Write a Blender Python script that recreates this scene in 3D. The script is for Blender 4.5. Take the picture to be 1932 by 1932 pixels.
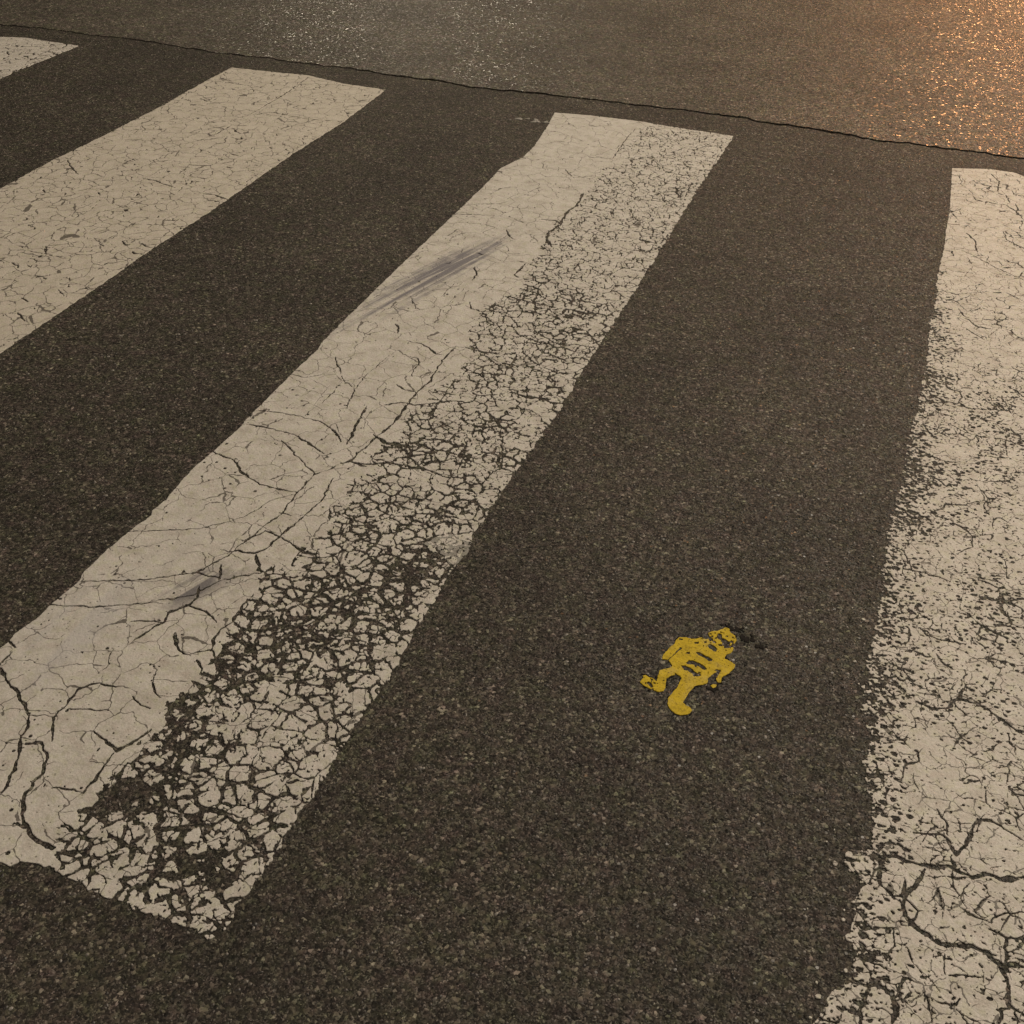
import bpy, math, random
import numpy as np
R = math.radians
C = bpy.context.scene
col = C.collection
for o in list(bpy.data.objects):
    bpy.data.objects.remove(o)

# ------------------------------------------------------------------ camera
CAM_H = 1.35
YAW, PITCH, ROLL = R(-18.5116), R(36.3612), R(1.6710)
FPX, CEN = 2214.0, 966.0                 # focal length in units of a 1932 px wide frame
fw = np.array([math.sin(YAW)*math.cos(PITCH), math.cos(YAW)*math.cos(PITCH), -math.sin(PITCH)])
rt = np.array([math.cos(YAW), -math.sin(YAW), 0.0])
up = np.cross(rt, fw)
rt2 = math.cos(ROLL)*rt + math.sin(ROLL)*up
up2 = np.cross(rt2, fw)
cam_d = bpy.data.cameras.new('camera')
cam = bpy.data.objects.new('camera', cam_d)
col.objects.link(cam)
from mathutils import Matrix, Vector
M = Matrix.Identity(4)
for i in range(3):
    M[i][0], M[i][1], M[i][2] = rt2[i], up2[i], -fw[i]
M[2][3] = CAM_H
cam.matrix_world = M
cam_d.sensor_width = 36.0
cam_d.sensor_fit = 'HORIZONTAL'
cam_d.lens = 36.0*FPX/(2*CEN)
cam_d.clip_start, cam_d.clip_end = 0.05, 1000.0
C.camera = cam

# ------------------------------------------------------------------ night sky, moonlight, exposure
SUN_EL, SUN_ROT = R(4.0), R(150.0)
world = bpy.data.worlds.new('World')
C.world = world
world.use_nodes = True
wn, wl = world.node_tree.nodes, world.node_tree.links
wn.clear()
sky = wn.new('ShaderNodeTexSky'); sky.sky_type = 'NISHITA'; sky.sun_disc = False
sky.sun_elevation, sky.sun_rotation = SUN_EL, SUN_ROT
b1 = wn.new('ShaderNodeBackground'); b1.inputs['Strength'].default_value = 0.002
b2 = wn.new('ShaderNodeBackground')                     # the warm glow of a lamp-lit town on the night sky
b2.inputs['Color'].default_value = (1.0, 0.80, 0.58, 1); b2.inputs['Strength'].default_value = 0.05
ad = wn.new('ShaderNodeAddShader'); wo = wn.new('ShaderNodeOutputWorld')
wl.new(sky.outputs[0], b1.inputs['Color']); wl.new(b1.outputs[0], ad.inputs[0])
wl.new(b2.outputs[0], ad.inputs[1]); wl.new(ad.outputs[0], wo.inputs['Surface'])
C.view_settings.view_transform = 'Standard'
C.view_settings.look = 'None'
C.view_settings.exposure = 0.0
C.view_settings.gamma = 1.0
C.view_settings.use_curve_mapping = False

# street lamps that light the crossing, the last an added fill lamp: (x, y, height, watts, colour, arm direction)
LAMPS = [
    (4.0, 8.0, 8.0, 4750, (1.0, 0.87, 0.70), 'near'),
    (3.2, 33.0, 8.5, 16000, (1.0, 0.43, 0.17), 'sodium'),
    (-13.0, 29.0, 8.0, 3400, (1.0, 0.86, 0.66), 'white'),
    (-7.5, -5.0, 8.0, 1300, (1.0, 0.84, 0.72), 'back_fill'),  # added fill lamp, unseen, to lift the shade from behind left
]

# ------------------------------------------------------------------ helpers
def ground(pts):
    """points of the 1932 px photograph -> places on the road (x, y)"""
    p = np.array(pts, float)
    d = (p[:, :1]-CEN)*rt2 - (p[:, 1:2]-CEN)*up2 + FPX*fw
    t = -CAM_H/d[:, 2]
    return (d*t[:, None])[:, :2]

def T(tx, ty, pts):
    """points read off a 3x enlarged ninth of the photograph"""
    return [(tx*644+x/3.0, ty*644+y/3.0) for x, y in pts]

def tag(o, label=None, cat=None, group=None, kind=None):
    if label: o['label'] = label
    if cat: o['category'] = cat
    if group: o['group'] = group
    if kind: o['kind'] = kind
    return o

def empty(name, loc):
    o = bpy.data.objects.new(name, None); o.empty_display_size = 0.1
    o.location = loc; col.objects.link(o); return o

def mesh_obj(name, verts, faces, mat, parent=None, smooth=False):
    me = bpy.data.meshes.new(name)
    me.from_pydata([tuple(v) for v in verts], [], [tuple(f) for f in faces])
    me.update()
    if smooth:
        me.polygons.foreach_set('use_smooth', [True]*len(me.polygons))
    o = bpy.data.objects.new(name, me); col.objects.link(o)
    if mat: me.materials.append(mat)
    if parent is not None:
        o.parent = parent
        o.matrix_parent_inverse = Matrix.Translation(-Vector(parent.location))
    return o

def fast_mesh(name, V, polys, mat, parent=None):
    """V (n,3); polys: list of index arrays of shape (m,k)"""
    me = bpy.data.meshes.new(name)
    me.vertices.add(len(V)); me.vertices.foreach_set('co', np.ascontiguousarray(V, dtype=np.float32).ravel())
    loops = np.concatenate([p.ravel() for p in polys]) if polys else np.zeros(0, int)
    sizes = np.concatenate([np.full(len(p), p.shape[1]) for p in polys])
    starts = np.concatenate([[0], np.cumsum(sizes)[:-1]])
    me.loops.add(len(loops)); me.loops.foreach_set('vertex_index', loops.astype(np.int32))
    me.polygons.add(len(sizes)); me.polygons.foreach_set('loop_start', starts.astype(np.int32))
    me.polygons.foreach_set('loop_total', sizes.astype(np.int32))
    me.update(calc_edges=True)
    me.materials.append(mat)
    o = bpy.data.objects.new(name, me); col.objects.link(o)
    if parent is not None:
        o.parent = parent
        o.matrix_parent_inverse = Matrix.Translation(-Vector(parent.location))
    return o

# ---- numeric noise
def h2(ix, iy, s):
    n = (ix.astype(np.int64)*374761393 + iy.astype(np.int64)*668265263 + s*144269504) & 0xffffffff
    n = ((n ^ (n >> 13))*1274126177) & 0xffffffff
    n = ((n ^ (n >> 15))*2246822519) & 0xffffffff
    return ((n ^ (n >> 16)) & 0xffffff)/float(0x1000000)

def vnoise(x, y, s):
    ix, iy = np.floor(x), np.floor(y)
    fx, fy = x-ix, y-iy
    fx = fx*fx*(3-2*fx); fy = fy*fy*(3-2*fy)
    a, b = h2(ix, iy, s), h2(ix+1, iy, s)
    c, d = h2(ix, iy+1, s), h2(ix+1, iy+1, s)
    return (a+(b-a)*fx)*(1-fy) + (c+(d-c)*fx)*fy

def fbm(x, y, s, size, octv=3):
    r, a, t = 0, 1.0, 0
    for k in range(octv):
        r = r + a*vnoise(x/size+17.3*k, y/size-9.1*k, s+k); t += a
        a *= 0.55; size *= 0.5
    return r/t

def voro(x, y, s, size, jit=0.92):
    """distance to the nearest seed, distance to the cell border, a random number per cell (metres)"""
    X, Y = x/size, y/size
    ix, iy = np.floor(X), np.floor(Y)
    f1 = np.full(X.shape, 9.0); f2 = np.full(X.shape, 9.0)
    p1x = np.zeros_like(X); p1y = np.zeros_like(X); p2x = np.zeros_like(X); p2y = np.zeros_like(X)
    cid = np.zeros_like(X)
    for dx in (-1, 0, 1):
        for dy in (-1, 0, 1):
            cx, cy = ix+dx, iy+dy
            px = cx+0.5+(h2(cx, cy, s)-0.5)*jit; py = cy+0.5+(h2(cx, cy, s+7)-0.5)*jit
            d = (px-X)**2+(py-Y)**2
            a = d < f1
            b = (~a) & (d < f2)
            f2 = np.where(a, f1, np.where(b, d, f2))
            p2x = np.where(a, p1x, np.where(b, px, p2x)); p2y = np.where(a, p1y, np.where(b, py, p2y))
            f1 = np.where(a, d, f1); p1x = np.where(a, px, p1x); p1y = np.where(a, py, p1y)
            cid = np.where(a, h2(cx, cy, s+13), cid)
    e = (f2-f1)/(2*np.sqrt((p1x-p2x)**2+(p1y-p2y)**2)+1e-9)
    return np.sqrt(f1)*size, e*size, cid

def seg_dist(x, y, line, pad):
    """distance of grid points to a polyline, exact within pad (x, y are 1-D axes)"""
    D = np.full((len(y), len(x)), pad)
    for (ax, ay), (bx, by) in zip(line[:-1], line[1:]):
        i0, i1 = np.searchsorted(x, [min(ax, bx)-pad, max(ax, bx)+pad])
        j0, j1 = np.searchsorted(y, [min(ay, by)-pad, max(ay, by)+pad])
        if i0 >= i1 or j0 >= j1: continue
        gx, gy = x[None, i0:i1], y[j0:j1, None]
        dx, dy = bx-ax, by-ay
        t = np.clip(((gx-ax)*dx+(gy-ay)*dy)/(dx*dx+dy*dy+1e-12), 0, 1)
        d = np.sqrt((gx-ax-t*dx)**2+(gy-ay-t*dy)**2)
        D[j0:j1, i0:i1] = np.minimum(D[j0:j1, i0:i1], d)
    return D

def inside(x, y, poly):
    """signed distance (positive inside, clamped to 0.05 m) for a closed outline"""
    n = len(poly)
    GX, GY = np.meshgrid(x, y)
    ins = np.zeros(GX.shape, bool)
    for k in range(n):
        (ax, ay), (bx, by) = poly[k], poly[(k+1) % n]
        if ay == by: continue
        j0, j1 = np.searchsorted(y, [min(ay, by), max(ay, by)])
        if j0 >= j1: continue
        gy = y[j0:j1, None]
        xi = ax+(gy-ay)*(bx-ax)/(by-ay)
        ins[j0:j1] ^= GX[j0:j1] < xi
    d = seg_dist(x, y, list(poly)+[poly[0]], 0.05)
    return np.where(ins, d, -d)

def axis_grow(a, b, s0, s1):
    """steps growing from s0 at a to s1 at b"""
    out = [a]
    while out[-1] < b:
        t = (out[-1]-a)/(b-a)
        out.append(out[-1]+s0+(s1-s0)*t)
    return np.array(out)

# ---- contour a paint field into real sheets and flakes
CASES = {  # corners: a(0,0) b(1,0) c(1,1) d(0,1); edges: e=ab f=bc g=dc h=ad
    1: [('aeh', 'eh')], 2: [('bfe', 'fe')], 4: [('cgf', 'gf')], 8: [('dhg', 'hg')],
    3: [('abfh', 'fh')], 6: [('bcge', 'ge')], 12: [('cdhf', 'hf')], 9: [('aegd', 'eg')],
    5: [('aeh', 'eh'), ('cgf', 'gf')], 10: [('bfe', 'fe'), ('dhg', 'hg')],
    7: [('abcgh', 'gh')], 14: [('bcdhe', 'he')], 13: [('aefcd', 'ef')], 11: [('abfgd', 'fg')],
}

def components(P):
    ny, nx = P.shape
    lab = np.full(P.shape, -1, np.int64)
    par = []
    def find(a):
        while par[a] != a:
            par[a] = par[par[a]]; a = par[a]
        return a
    prev = []
    for j in range(ny):
        r = np.flatnonzero(np.diff(np.concatenate([[0], P[j].astype(np.int8), [0]])))
        cur = []
        q = 0
        for s, e in zip(r[0::2].tolist(), r[1::2].tolist()):
            k = len(par); par.append(k)
            lab[j, s:e] = k
            while q < len(prev) and prev[q][1] <= s: q += 1
            w = q
            while w < len(prev) and prev[w][0] < e:
                a, b = find(prev[w][2]), find(k)
                if a != b: par[max(a, b)] = min(a, b)
                w += 1
            cur.append((s, e, k))
        prev = cur
    root = np.array([find(k) for k in range(len(par))]) if par else np.zeros(0, int)
    ok = lab >= 0
    lab[ok] = root[lab[ok]]
    return lab

def build_paint(root, x, y, F, mat, thick, names, big=300, min_area=1e-6, base=-0.001):
    """F > 0 is paint. Largest piece -> names[0], next ones -> names[1] each its own mesh, the rest -> names[2]."""
    F = F.copy()
    F[0, :] = F[-1, :] = -1e-4; F[:, 0] = F[:, -1] = -1e-4
    ny, nx = F.shape
    P = F > 0
    lab = components(P)
    N = nx*ny; NH = ny*(nx-1)
    def gi(i, j): return j*nx+i
    X, Y = np.meshgrid(x, y)
    te = np.clip(F[:, :-1]/(F[:, :-1]-F[:, 1:]+1e-15), 0.02, 0.98)
    tv = np.clip(F[:-1]/(F[:-1]-F[1:]+1e-15), 0.02, 0.98)
    hx = X[:, :-1]+te*(X[:, 1:]-X[:, :-1]); hy = Y[:, :-1]
    vx = X[:-1]; vy = Y[:-1]+tv*(Y[1:]-Y[:-1])
    GX = np.concatenate([X.ravel(), hx.ravel(), vx.ravel()])
    GY = np.concatenate([Y.ravel(), hy.ravel(), vy.ravel()])
    code = (P[:-1, :-1]*1 + P[:-1, 1:]*2 + P[1:, 1:]*4 + P[1:, :-1]*8)
    polys = []   # (index array, label array)
    walls = []
    for c, lst in CASES.items():
        j, i = np.nonzero(code == c)
        if not len(j): continue
        loc = {'a': gi(i, j), 'b': gi(i+1, j), 'c': gi(i+1, j+1), 'd': gi(i, j+1),
               'e': N+j*(nx-1)+i, 'g': N+(j+1)*(nx-1)+i, 'h': N+NH+j*nx+i, 'f': N+NH+j*nx+i+1}
        for pl, wl_ in lst:
            corner = next(ch for ch in pl if ch in 'abcd')
            L = lab.ravel()[loc[corner]]
            polys.append((np.stack([loc[ch] for ch in pl], 1), L))
            walls.append((np.stack([loc[ch] for ch in wl_], 1), L))
    full = (code == 15).astype(np.int8)
    pad = np.zeros((ny-1, 1), np.int8)
    df = np.diff(np.concatenate([pad, full, pad], 1), axis=1)
    js, is_ = np.nonzero(df == 1); je, ie = np.nonzero(df == -1)
    if len(js):
        polys.append((np.stack([gi(is_, js), gi(ie, js), gi(ie, js+1), gi(is_, js+1)], 1), lab.ravel()[gi(is_, js)]))
    # area of every piece
    nl = int(lab.max())+1
    area = np.zeros(nl)
    for p, L in polys:
        xs, ys = GX[p], GY[p]
        a = 0.5*np.abs((xs*np.roll(ys, -1, 1)-np.roll(xs, -1, 1)*ys).sum(1))
        np.add.at(area, L, a)
    order = np.argsort(-area)
    order = order[area[order] > min_area]
    rank = np.full(nl, -1, int)
    rank[order] = np.arange(len(order))
    grp = np.where(rank < 0, -1, np.minimum(rank, big))
    # sort polygons per group
    ngr = min(len(order), big+1)
    pp = [(p, grp[L]) for p, L in polys]; ww = [(w, grp[L]) for w, L in walls]
    def split(lst):
        res = [[] for _ in range(ngr)]
        for p, g in lst:
            o = np.argsort(g, kind='stable'); g2 = g[o]; p2 = p[o]
            u, st = np.unique(g2, return_index=True)
            en = np.append(st[1:], len(g2))
            for k, s, e in zip(u, st, en):
                if k >= 0: res[k].append(p2[s:e])
        return res
    PS, WS = split(pp), split(ww)
    for k in range(ngr):
        flat = np.concatenate([p.ravel() for p in PS[k]])
        uq, inv = np.unique(flat, return_inverse=True)
        V = np.stack([GX[uq], GY[uq], np.full(len(uq), thick)], 1)
        out, pos = [], 0
        for p in PS[k]:
            out.append(inv[pos:pos+p.size].reshape(p.shape)); pos += p.size
        w = np.concatenate(WS[k])
        wi = np.searchsorted(uq, w)
        wu, wv = np.unique(wi.ravel(), return_inverse=True)
        wv = wv.reshape(wi.shape)
        n0 = len(V); top = V[wu].copy(); bot = V[wu].copy(); bot[:, 2] = base
        V = np.concatenate([V, bot])
        out.append(np.stack([wi[:, 0], n0+wv[:, 0], n0+wv[:, 1], wi[:, 1]], 1))
        nm = names[0] if k == 0 else (names[1] if k < big else names[2])
        o = fast_mesh(nm, V, out, mat, root)
        if k >= big: o['kind'] = 'stuff'
    return ngr

# ------------------------------------------------------------------ materials
class NT:
    def __init__(self, name):
        self.m = bpy.data.materials.new(name); self.m.use_nodes = True
        self.n, self.l = self.m.node_tree.nodes, self.m.node_tree.links
        self.n.clear()
        self.out = self.n.new('ShaderNodeOutputMaterial')
        self.b = self.n.new('ShaderNodeBsdfPrincipled')
        self.l.new(self.b.outputs[0], self.out.inputs['Surface'])
        self.pos = self.n.new('ShaderNodeNewGeometry').outputs['Position']
    def val(self, sock, v):
        if hasattr(v, 'is_output') or isinstance(v, bpy.types.NodeSocket): self.l.new(v, sock)
        else: sock.default_value = v
    def math(self, op, a, b=0.0, c=None, clamp=False):
        n = self.n.new('ShaderNodeMath'); n.operation = op; n.use_clamp = clamp
        self.val(n.inputs[0], a); self.val(n.inputs[1], b)
        if c is not None: self.val(n.inputs[2], c)
        return n.outputs[0]
    def vec(self, op, a, b=(0, 0, 0)):
        n = self.n.new('ShaderNodeVectorMath'); n.operation = op
        self.val(n.inputs[0], a)
        if op == 'SCALE': self.val(n.inputs['Scale'], b)
        elif op != 'NORMALIZE': self.val(n.inputs[1], b)
        return n.outputs[0]
    def noise(self, scale, detail=3, rough=0.55, vec=None, out=0):
        n = self.n.new('ShaderNodeTexNoise'); n.inputs['Scale'].default_value = scale
        n.inputs['Detail'].default_value = detail; n.inputs['Roughness'].default_value = rough
        self.l.new(vec or self.pos, n.inputs['Vector']); return n.outputs[out]
    def voro(self, scale, feature='F1', vec=None):
        n = self.n.new('ShaderNodeTexVoronoi'); n.feature = feature
        n.inputs['Scale'].default_value = scale; self.l.new(vec or self.pos, n.inputs['Vector']); return n
    def ramp(self, fac, stops):
        n = self.n.new('ShaderNodeValToRGB'); e = n.color_ramp.elements
        while len(e) < len(stops): e.new(0.5)
        for k, (p, c) in enumerate(stops):
            e[k].position = p; e[k].color = c if len(c) == 4 else (*c, 1)
        self.val(n.inputs[0], fac); return n.outputs[0]
    def mix(self, fac, a, b, typ='MIX'):
        n = self.n.new('ShaderNodeMix'); n.data_type = 'RGBA'; n.blend_type = typ
        self.val(n.inputs[0], fac)
        for s, v in ((n.inputs[6], a), (n.inputs[7], b)):
            if isinstance(v, tuple): s.default_value = v if len(v) == 4 else (*v, 1)
            else: self.l.new(v, s)
        return n.outputs[2]
    def map(self, loc, rot, scale):
        n = self.n.new('ShaderNodeMapping'); n.vector_type = 'TEXTURE'
        n.inputs['Location'].default_value = loc; n.inputs['Rotation'].default_value = rot
        n.inputs['Scale'].default_value = scale; self.l.new(self.pos, n.inputs['Vector']); return n.outputs[0]
    def bump(self, h, dist, strength=1.0, normal=None):
        n = self.n.new('ShaderNodeBump'); n.inputs['Distance'].default_value = dist
        n.inputs['Strength'].default_value = strength; self.l.new(h, n.inputs['Height'])
        if normal: self.l.new(normal, n.inputs['Normal'])
        return n.outputs[0]

def g3(v, r=1.0, g=1.0, b=1.0): return (v*r, v*g, v*b)

def asphalt(name, size, dark, light, tilt, rough, spec, glint, frac, ftilt, frough, pitk):
    t = NT(name)
    warp = t.vec('ADD', t.pos, t.vec('SCALE', t.vec('SUBTRACT', t.noise(1.0/size*0.8, 2, out=1), (0.5, 0.5, 0.5)), size*0.8))
    flatp = t.vec('MULTIPLY', warp, (1, 1, 0.001))
    v1 = t.voro(1.0/size, vec=flatp); v2 = t.voro(1.0/(size*0.45), vec=flatp)
    sep = t.n.new('ShaderNodeSeparateColor'); t.l.new(v1.outputs['Color'], sep.inputs[0])
    sep2 = t.n.new('ShaderNodeSeparateColor'); t.l.new(v2.outputs['Color'], sep2.inputs[0])
    stone = t.ramp(sep.outputs[0], [(0.0, g3(dark*0.55)), (0.45, g3(dark, 1.04, 1.0, 0.94)), (0.78, g3(light*0.55, 1.06, 1.0, 0.92)),
                                    (0.93, g3(light, 1.03, 1.0, 0.95)), (1.0, g3(light*2.0, 1.0, 1.0, 0.97))])
    fine = t.ramp(sep2.outputs[1], [(0.0, g3(dark*0.5)), (0.6, g3(dark, 1.05, 1, 0.93)), (0.95, g3(light*0.9)), (1.0, g3(light*1.6))])
    which = t.math('GREATER_THAN', sep.outputs[2], 0.55)
    c = t.mix(which, fine, stone)
    tint = t.ramp(t.noise(1.0/(size*3.2), 1), [(0.30, (0.90, 1.04, 0.90)), (0.5, (1, 1, 1)), (0.70, (1.05, 0.96, 1.06))])
    c = t.mix(0.8, c, tint, 'MULTIPLY')
    big = t.ramp(t.noise(3.0, 4, 0.6), [(0.3, (0.72, 0.72, 0.73)), (0.7, (1.26, 1.26, 1.24))])
    c = t.mix(0.9, c, big, 'MULTIPLY')
    pit = t.ramp(t.noise(1.0/(size*2.4), 3, 0.6), [(0.30, (0.35, 0.35, 0.35)), (0.42, (1, 1, 1))])
    c = t.mix(pitk, c, pit, 'MULTIPLY')
    for sc_, lo_, hi_ in ((0.013, 0.48, 1.62), (0.034, 0.70, 1.36)):
        mo = t.ramp(t.noise(1.0/sc_, 4, 0.75), [(0.30, (lo_, lo_, lo_)), (0.70, (hi_, hi_*0.99, hi_*0.97))])
        c = t.mix(1.0, c, mo, 'MULTIPLY')
    hue = t.ramp(t.noise(19, 3, 0.6), [(0.34, (0.93, 1.02, 0.86)), (0.5, (1, 1, 1)), (0.66, (1.06, 0.955, 1.05))])
    c = t.mix(0.9, c, hue, 'MULTIPLY')
    c = t.mix(1.0, c, (1.03, 0.955, 0.80), 'MULTIPLY')
    t.l.new(c, t.b.inputs['Base Color'])
    # every stone lies a little tilted: facets for the lamps to glint on
    n1 = t.vec('MULTIPLY', t.vec('SUBTRACT', v1.outputs['Color'], (0.5, 0.5, 0.5)), (tilt, tilt, 0))
    n2 = t.vec('MULTIPLY', t.vec('SUBTRACT', v2.outputs['Color'], (0.5, 0.5, 0.5)), (tilt*0.9, tilt*0.9, 0))
    geo = t.n.new('ShaderNodeNewGeometry')
    nn = t.vec('NORMALIZE', t.vec('ADD', t.vec('ADD', geo.outputs['Normal'], n1), n2))
    hgt = t.math('ADD', t.math('MULTIPLY', v1.outputs['Distance'], -0.6), t.noise(1.0/(size*1.3), 3, 0.6))
    nb = t.bump(hgt, size*0.5, 0.7, nn)
    # a few polished crystal faces, steeply tilted and nearly mirror-like
    v3 = t.voro(1.0/glint, vec=t.vec('MULTIPLY', t.pos, (1, 1, 0.001)))
    s3 = t.n.new('ShaderNodeSeparateColor'); t.l.new(v3.outputs['Color'], s3.inputs[0])
    face = t.math('MULTIPLY', t.math('GREATER_THAN', s3.outputs[0], frac), t.math('LESS_THAN', v3.outputs['Distance'], 0.42))
    n3 = t.vec('MULTIPLY', t.vec('SUBTRACT', v3.outputs['Color'], (0.5, 0.5, 0.5)), (0.0, ftilt[1], 0))
    sw = t.n.new('ShaderNodeCombineXYZ'); t.l.new(t.math('MULTIPLY', t.math('SUBTRACT', s3.outputs[2], 0.5), ftilt[0]), sw.inputs[0])
    n3 = t.vec('NORMALIZE', t.vec('ADD', geo.outputs['Normal'], t.vec('ADD', n3, sw.outputs[0])))
    mxn = t.n.new('ShaderNodeMix'); mxn.data_type = 'VECTOR'; t.l.new(face, mxn.inputs[0]); t.l.new(nb, mxn.inputs[4]); t.l.new(n3, mxn.inputs[5])
    t.l.new(mxn.outputs[1], t.b.inputs['Normal'])
    rg = t.math('ADD', t.math('MULTIPLY', sep.outputs[1], 0.35), rough)
    mr = t.n.new('ShaderNodeMix'); mr.data_type = 'FLOAT'; t.l.new(face, mr.inputs[0]); t.l.new(rg, mr.inputs[2]); mr.inputs[3].default_value = frough
    t.l.new(mr.outputs[0], t.b.inputs['Roughness'])
    t.b.inputs['Specular IOR Level'].default_value = spec
    return t.m

M_ROAD = asphalt('worn_asphalt', 0.0046, 0.0235, 0.080, 0.55, 0.50, 0.28, 0.0055, 0.95, (0.55, 0.70), 0.42, 0.7)
M_LANE = asphalt('smooth_asphalt', 0.0058, 0.047, 0.110, 0.42, 0.40, 0.40, 0.0105, 0.30, (0.36, 0.60), 0.33, 0.3)

def base_mat():
    t = NT('dark_joint_filler')
    t.l.new(t.ramp(t.noise(180, 3), [(0.3, (0.012, 0.0105, 0.009)), (0.7, (0.040, 0.035, 0.029))]), t.b.inputs['Base Color'])
    t.b.inputs['Roughness'].default_value = 0.9
    return t.m
M_BASE = base_mat()

def stone_mat():
    t = NT('aggregate_stone')
    at = t.n.new('ShaderNodeAttribute'); at.attribute_name = 'tone'
    c = t.ramp(at.outputs['Fac'], [(0.0, (0.012, 0.011, 0.010)), (0.5, (0.038, 0.032, 0.025)), (0.85, (0.085, 0.074, 0.060)), (1.0, (0.21, 0.195, 0.175))])
    c = t.mix(0.5, c, t.ramp(t.noise(900, 2), [(0.3, (0.6, 0.6, 0.6)), (0.7, (1.3, 1.3, 1.3))]), 'MULTIPLY')
    t.l.new(c, t.b.inputs['Base Color']); t.b.inputs['Roughness'].default_value = 0.5
    return t.m
M_STONE = stone_mat()

def paint_mat(name, base, scuffs=(), hair=None, pin=0.6, grime=0.5):
    t = NT(name)
    c = t.ramp(t.noise(9, 5, 0.6), [(0.28, tuple(b*0.88 for b in base)), (0.72, base)])
    blotch = t.ramp(t.noise(60, 2), [(0.3, (0.97, 1.0, 0.88)), (0.5, (1, 1, 1)), (0.7, (1.0, 0.955, 0.96))])
    c = t.mix(0.8, c, blotch, 'MULTIPLY')
    dirt = t.ramp(t.noise(26, 6, 0.68), [(0.36, (0.70, 0.68, 0.64)), (0.56, (1, 1, 1))])
    c = t.mix(grime, c, dirt, 'MULTIPLY')
    grain = t.ramp(t.noise(520, 3, 0.75), [(0.32, (0.66, 0.65, 0.62)), (0.56, (1, 1, 1))])
    c = t.mix(0.7, c, grain, 'MULTIPLY')
    c = t.mix(0.8, c, t.ramp(t.noise(240, 3, 0.7), [(0.33, (0.84, 0.83, 0.80)), (0.60, (1.03, 1.03, 1.03))]), 'MULTIPLY')
    # pin holes
    pv = t.voro(170)
    ps = t.n.new('ShaderNodeSeparateColor'); t.l.new(pv.outputs['Color'], ps.inputs[0])
    rad = t.math('MULTIPLY', t.math('SUBTRACT', ps.outputs[0], 0.62), 0.75)
    hole = t.math('LESS_THAN', pv.outputs['Distance'], rad)
    hole = t.math('MULTIPLY', hole, t.math('MULTIPLY', t.math('GREATER_THAN', t.noise(35, 3), 0.47), pin))
    c = t.mix(hole, c, (0.10, 0.09, 0.075))
    hgt = t.math('ADD', t.math('ADD', t.noise(420, 4, 0.6), t.math('MULTIPLY', t.voro(190).outputs['Distance'], -0.9)), t.math('MULTIPLY', t.noise(45, 3), 1.5))
    if hair:
        cell, width, thr, dark = hair
        wv = t.vec('ADD', t.pos, t.vec('SCALE', t.noise(1.0/cell*1.3, 3, out=1), cell*0.7))
        wv = t.vec('MULTIPLY', wv, (1, 1, 0.001))
        ev = t.voro(1.0/cell, 'DISTANCE_TO_EDGE', wv).outputs['Distance']
        wd = t.math('MINIMUM', t.math('MULTIPLY', t.math('SUBTRACT', t.noise(1.0/cell*0.9, 3), thr), 0.35), width/cell)
        crk = t.math('LESS_THAN', ev, wd)
        c = t.mix(t.math('MULTIPLY', crk, dark), c, (0.06, 0.053, 0.044))
    for (loc, rot, sc, streak, amount, colr) in scuffs:
        mv = t.map(loc, rot, sc)
        ln = t.n.new('ShaderNodeVectorMath'); ln.operation = 'LENGTH'
        wob = t.vec('ADD', mv, t.vec('SCALE', t.vec('SUBTRACT', t.noise(30, 4, out=1), (0.5, 0.5, 0.5)), 0.9))
        t.l.new(t.vec('MULTIPLY', wob, (1, 1, 0)), ln.inputs[0])
        fall = t.ramp(ln.outputs['Value'], [(0.40, (1, 1, 1)), (1.0, (0, 0, 0))])
        st = t.ramp(t.noise(streak, 3, 0.6, vec=t.vec('MULTIPLY', mv, (0.10, 1, 0))), [(0.43, (0.0, 0.0, 0.0)), (0.55, (1, 1, 1))])
        fac = t.math('MULTIPLY', t.math('MULTIPLY', fall, st), amount)
        c = t.mix(fac, c, colr)
    t.l.new(c, t.b.inputs['Base Color'])
    t.l.new(t.bump(hgt, 0.0009, 0.7), t.b.inputs['Normal'])
    t.b.inputs['Roughness'].default_value = 0.62
    t.b.inputs['Specular IOR Level'].default_value = 0.35
    return t.m

def scuff(p, q, half_w, streak, amount, colr=(0.16, 0.15, 0.145)):
    """an elongated rub mark between two photograph points"""
    a, b = ground([p, q])
    d = b-a
    return ((*((a+b)/2), 0), (0, 0, math.atan2(d[1], d[0])), (np.linalg.norm(d)/2, half_w, 1), streak, amount, colr)

WHITE = (0.52, 0.503, 0.465)
M_FAR = paint_mat('white_paint_far', WHITE, (), (0.040, 0.0012, 0.44, 0.85), 0.4, 0.5)
M_A = paint_mat('white_paint_crazed', (0.50, 0.472, 0.415), (), (0.046, 0.0010, 0.41, 0.85), 0.5, 0.5)
M_B = paint_mat('white_paint_scuffed', WHITE, [
    scuff((600, 645), (985, 430), 0.070, 4.5, 1.0, (0.145, 0.14, 0.15)),
    scuff((680, 580), (955, 452), 0.060, 6.5, 0.95, (0.14, 0.135, 0.145)),
    scuff((700, 600), (900, 490), 0.018, 3.0, 0.45),
    scuff((290, 1155), (440, 1065), 0.042, 1.6, 0.95, (0.12, 0.115, 0.12)),
    scuff((260, 1180), (500, 1050), 0.055, 2.4, 0.45),
    scuff((20, 1330), (250, 1060), 0.10, 2.0, 0.42, (0.36, 0.355, 0.36)),
    scuff((230, 1150), (430, 930), 0.07, 2.4, 0.30, (0.38, 0.37, 0.35)),
], (0.060, 0.0007, 0.42, 0.85), 0.8, 0.65)
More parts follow.
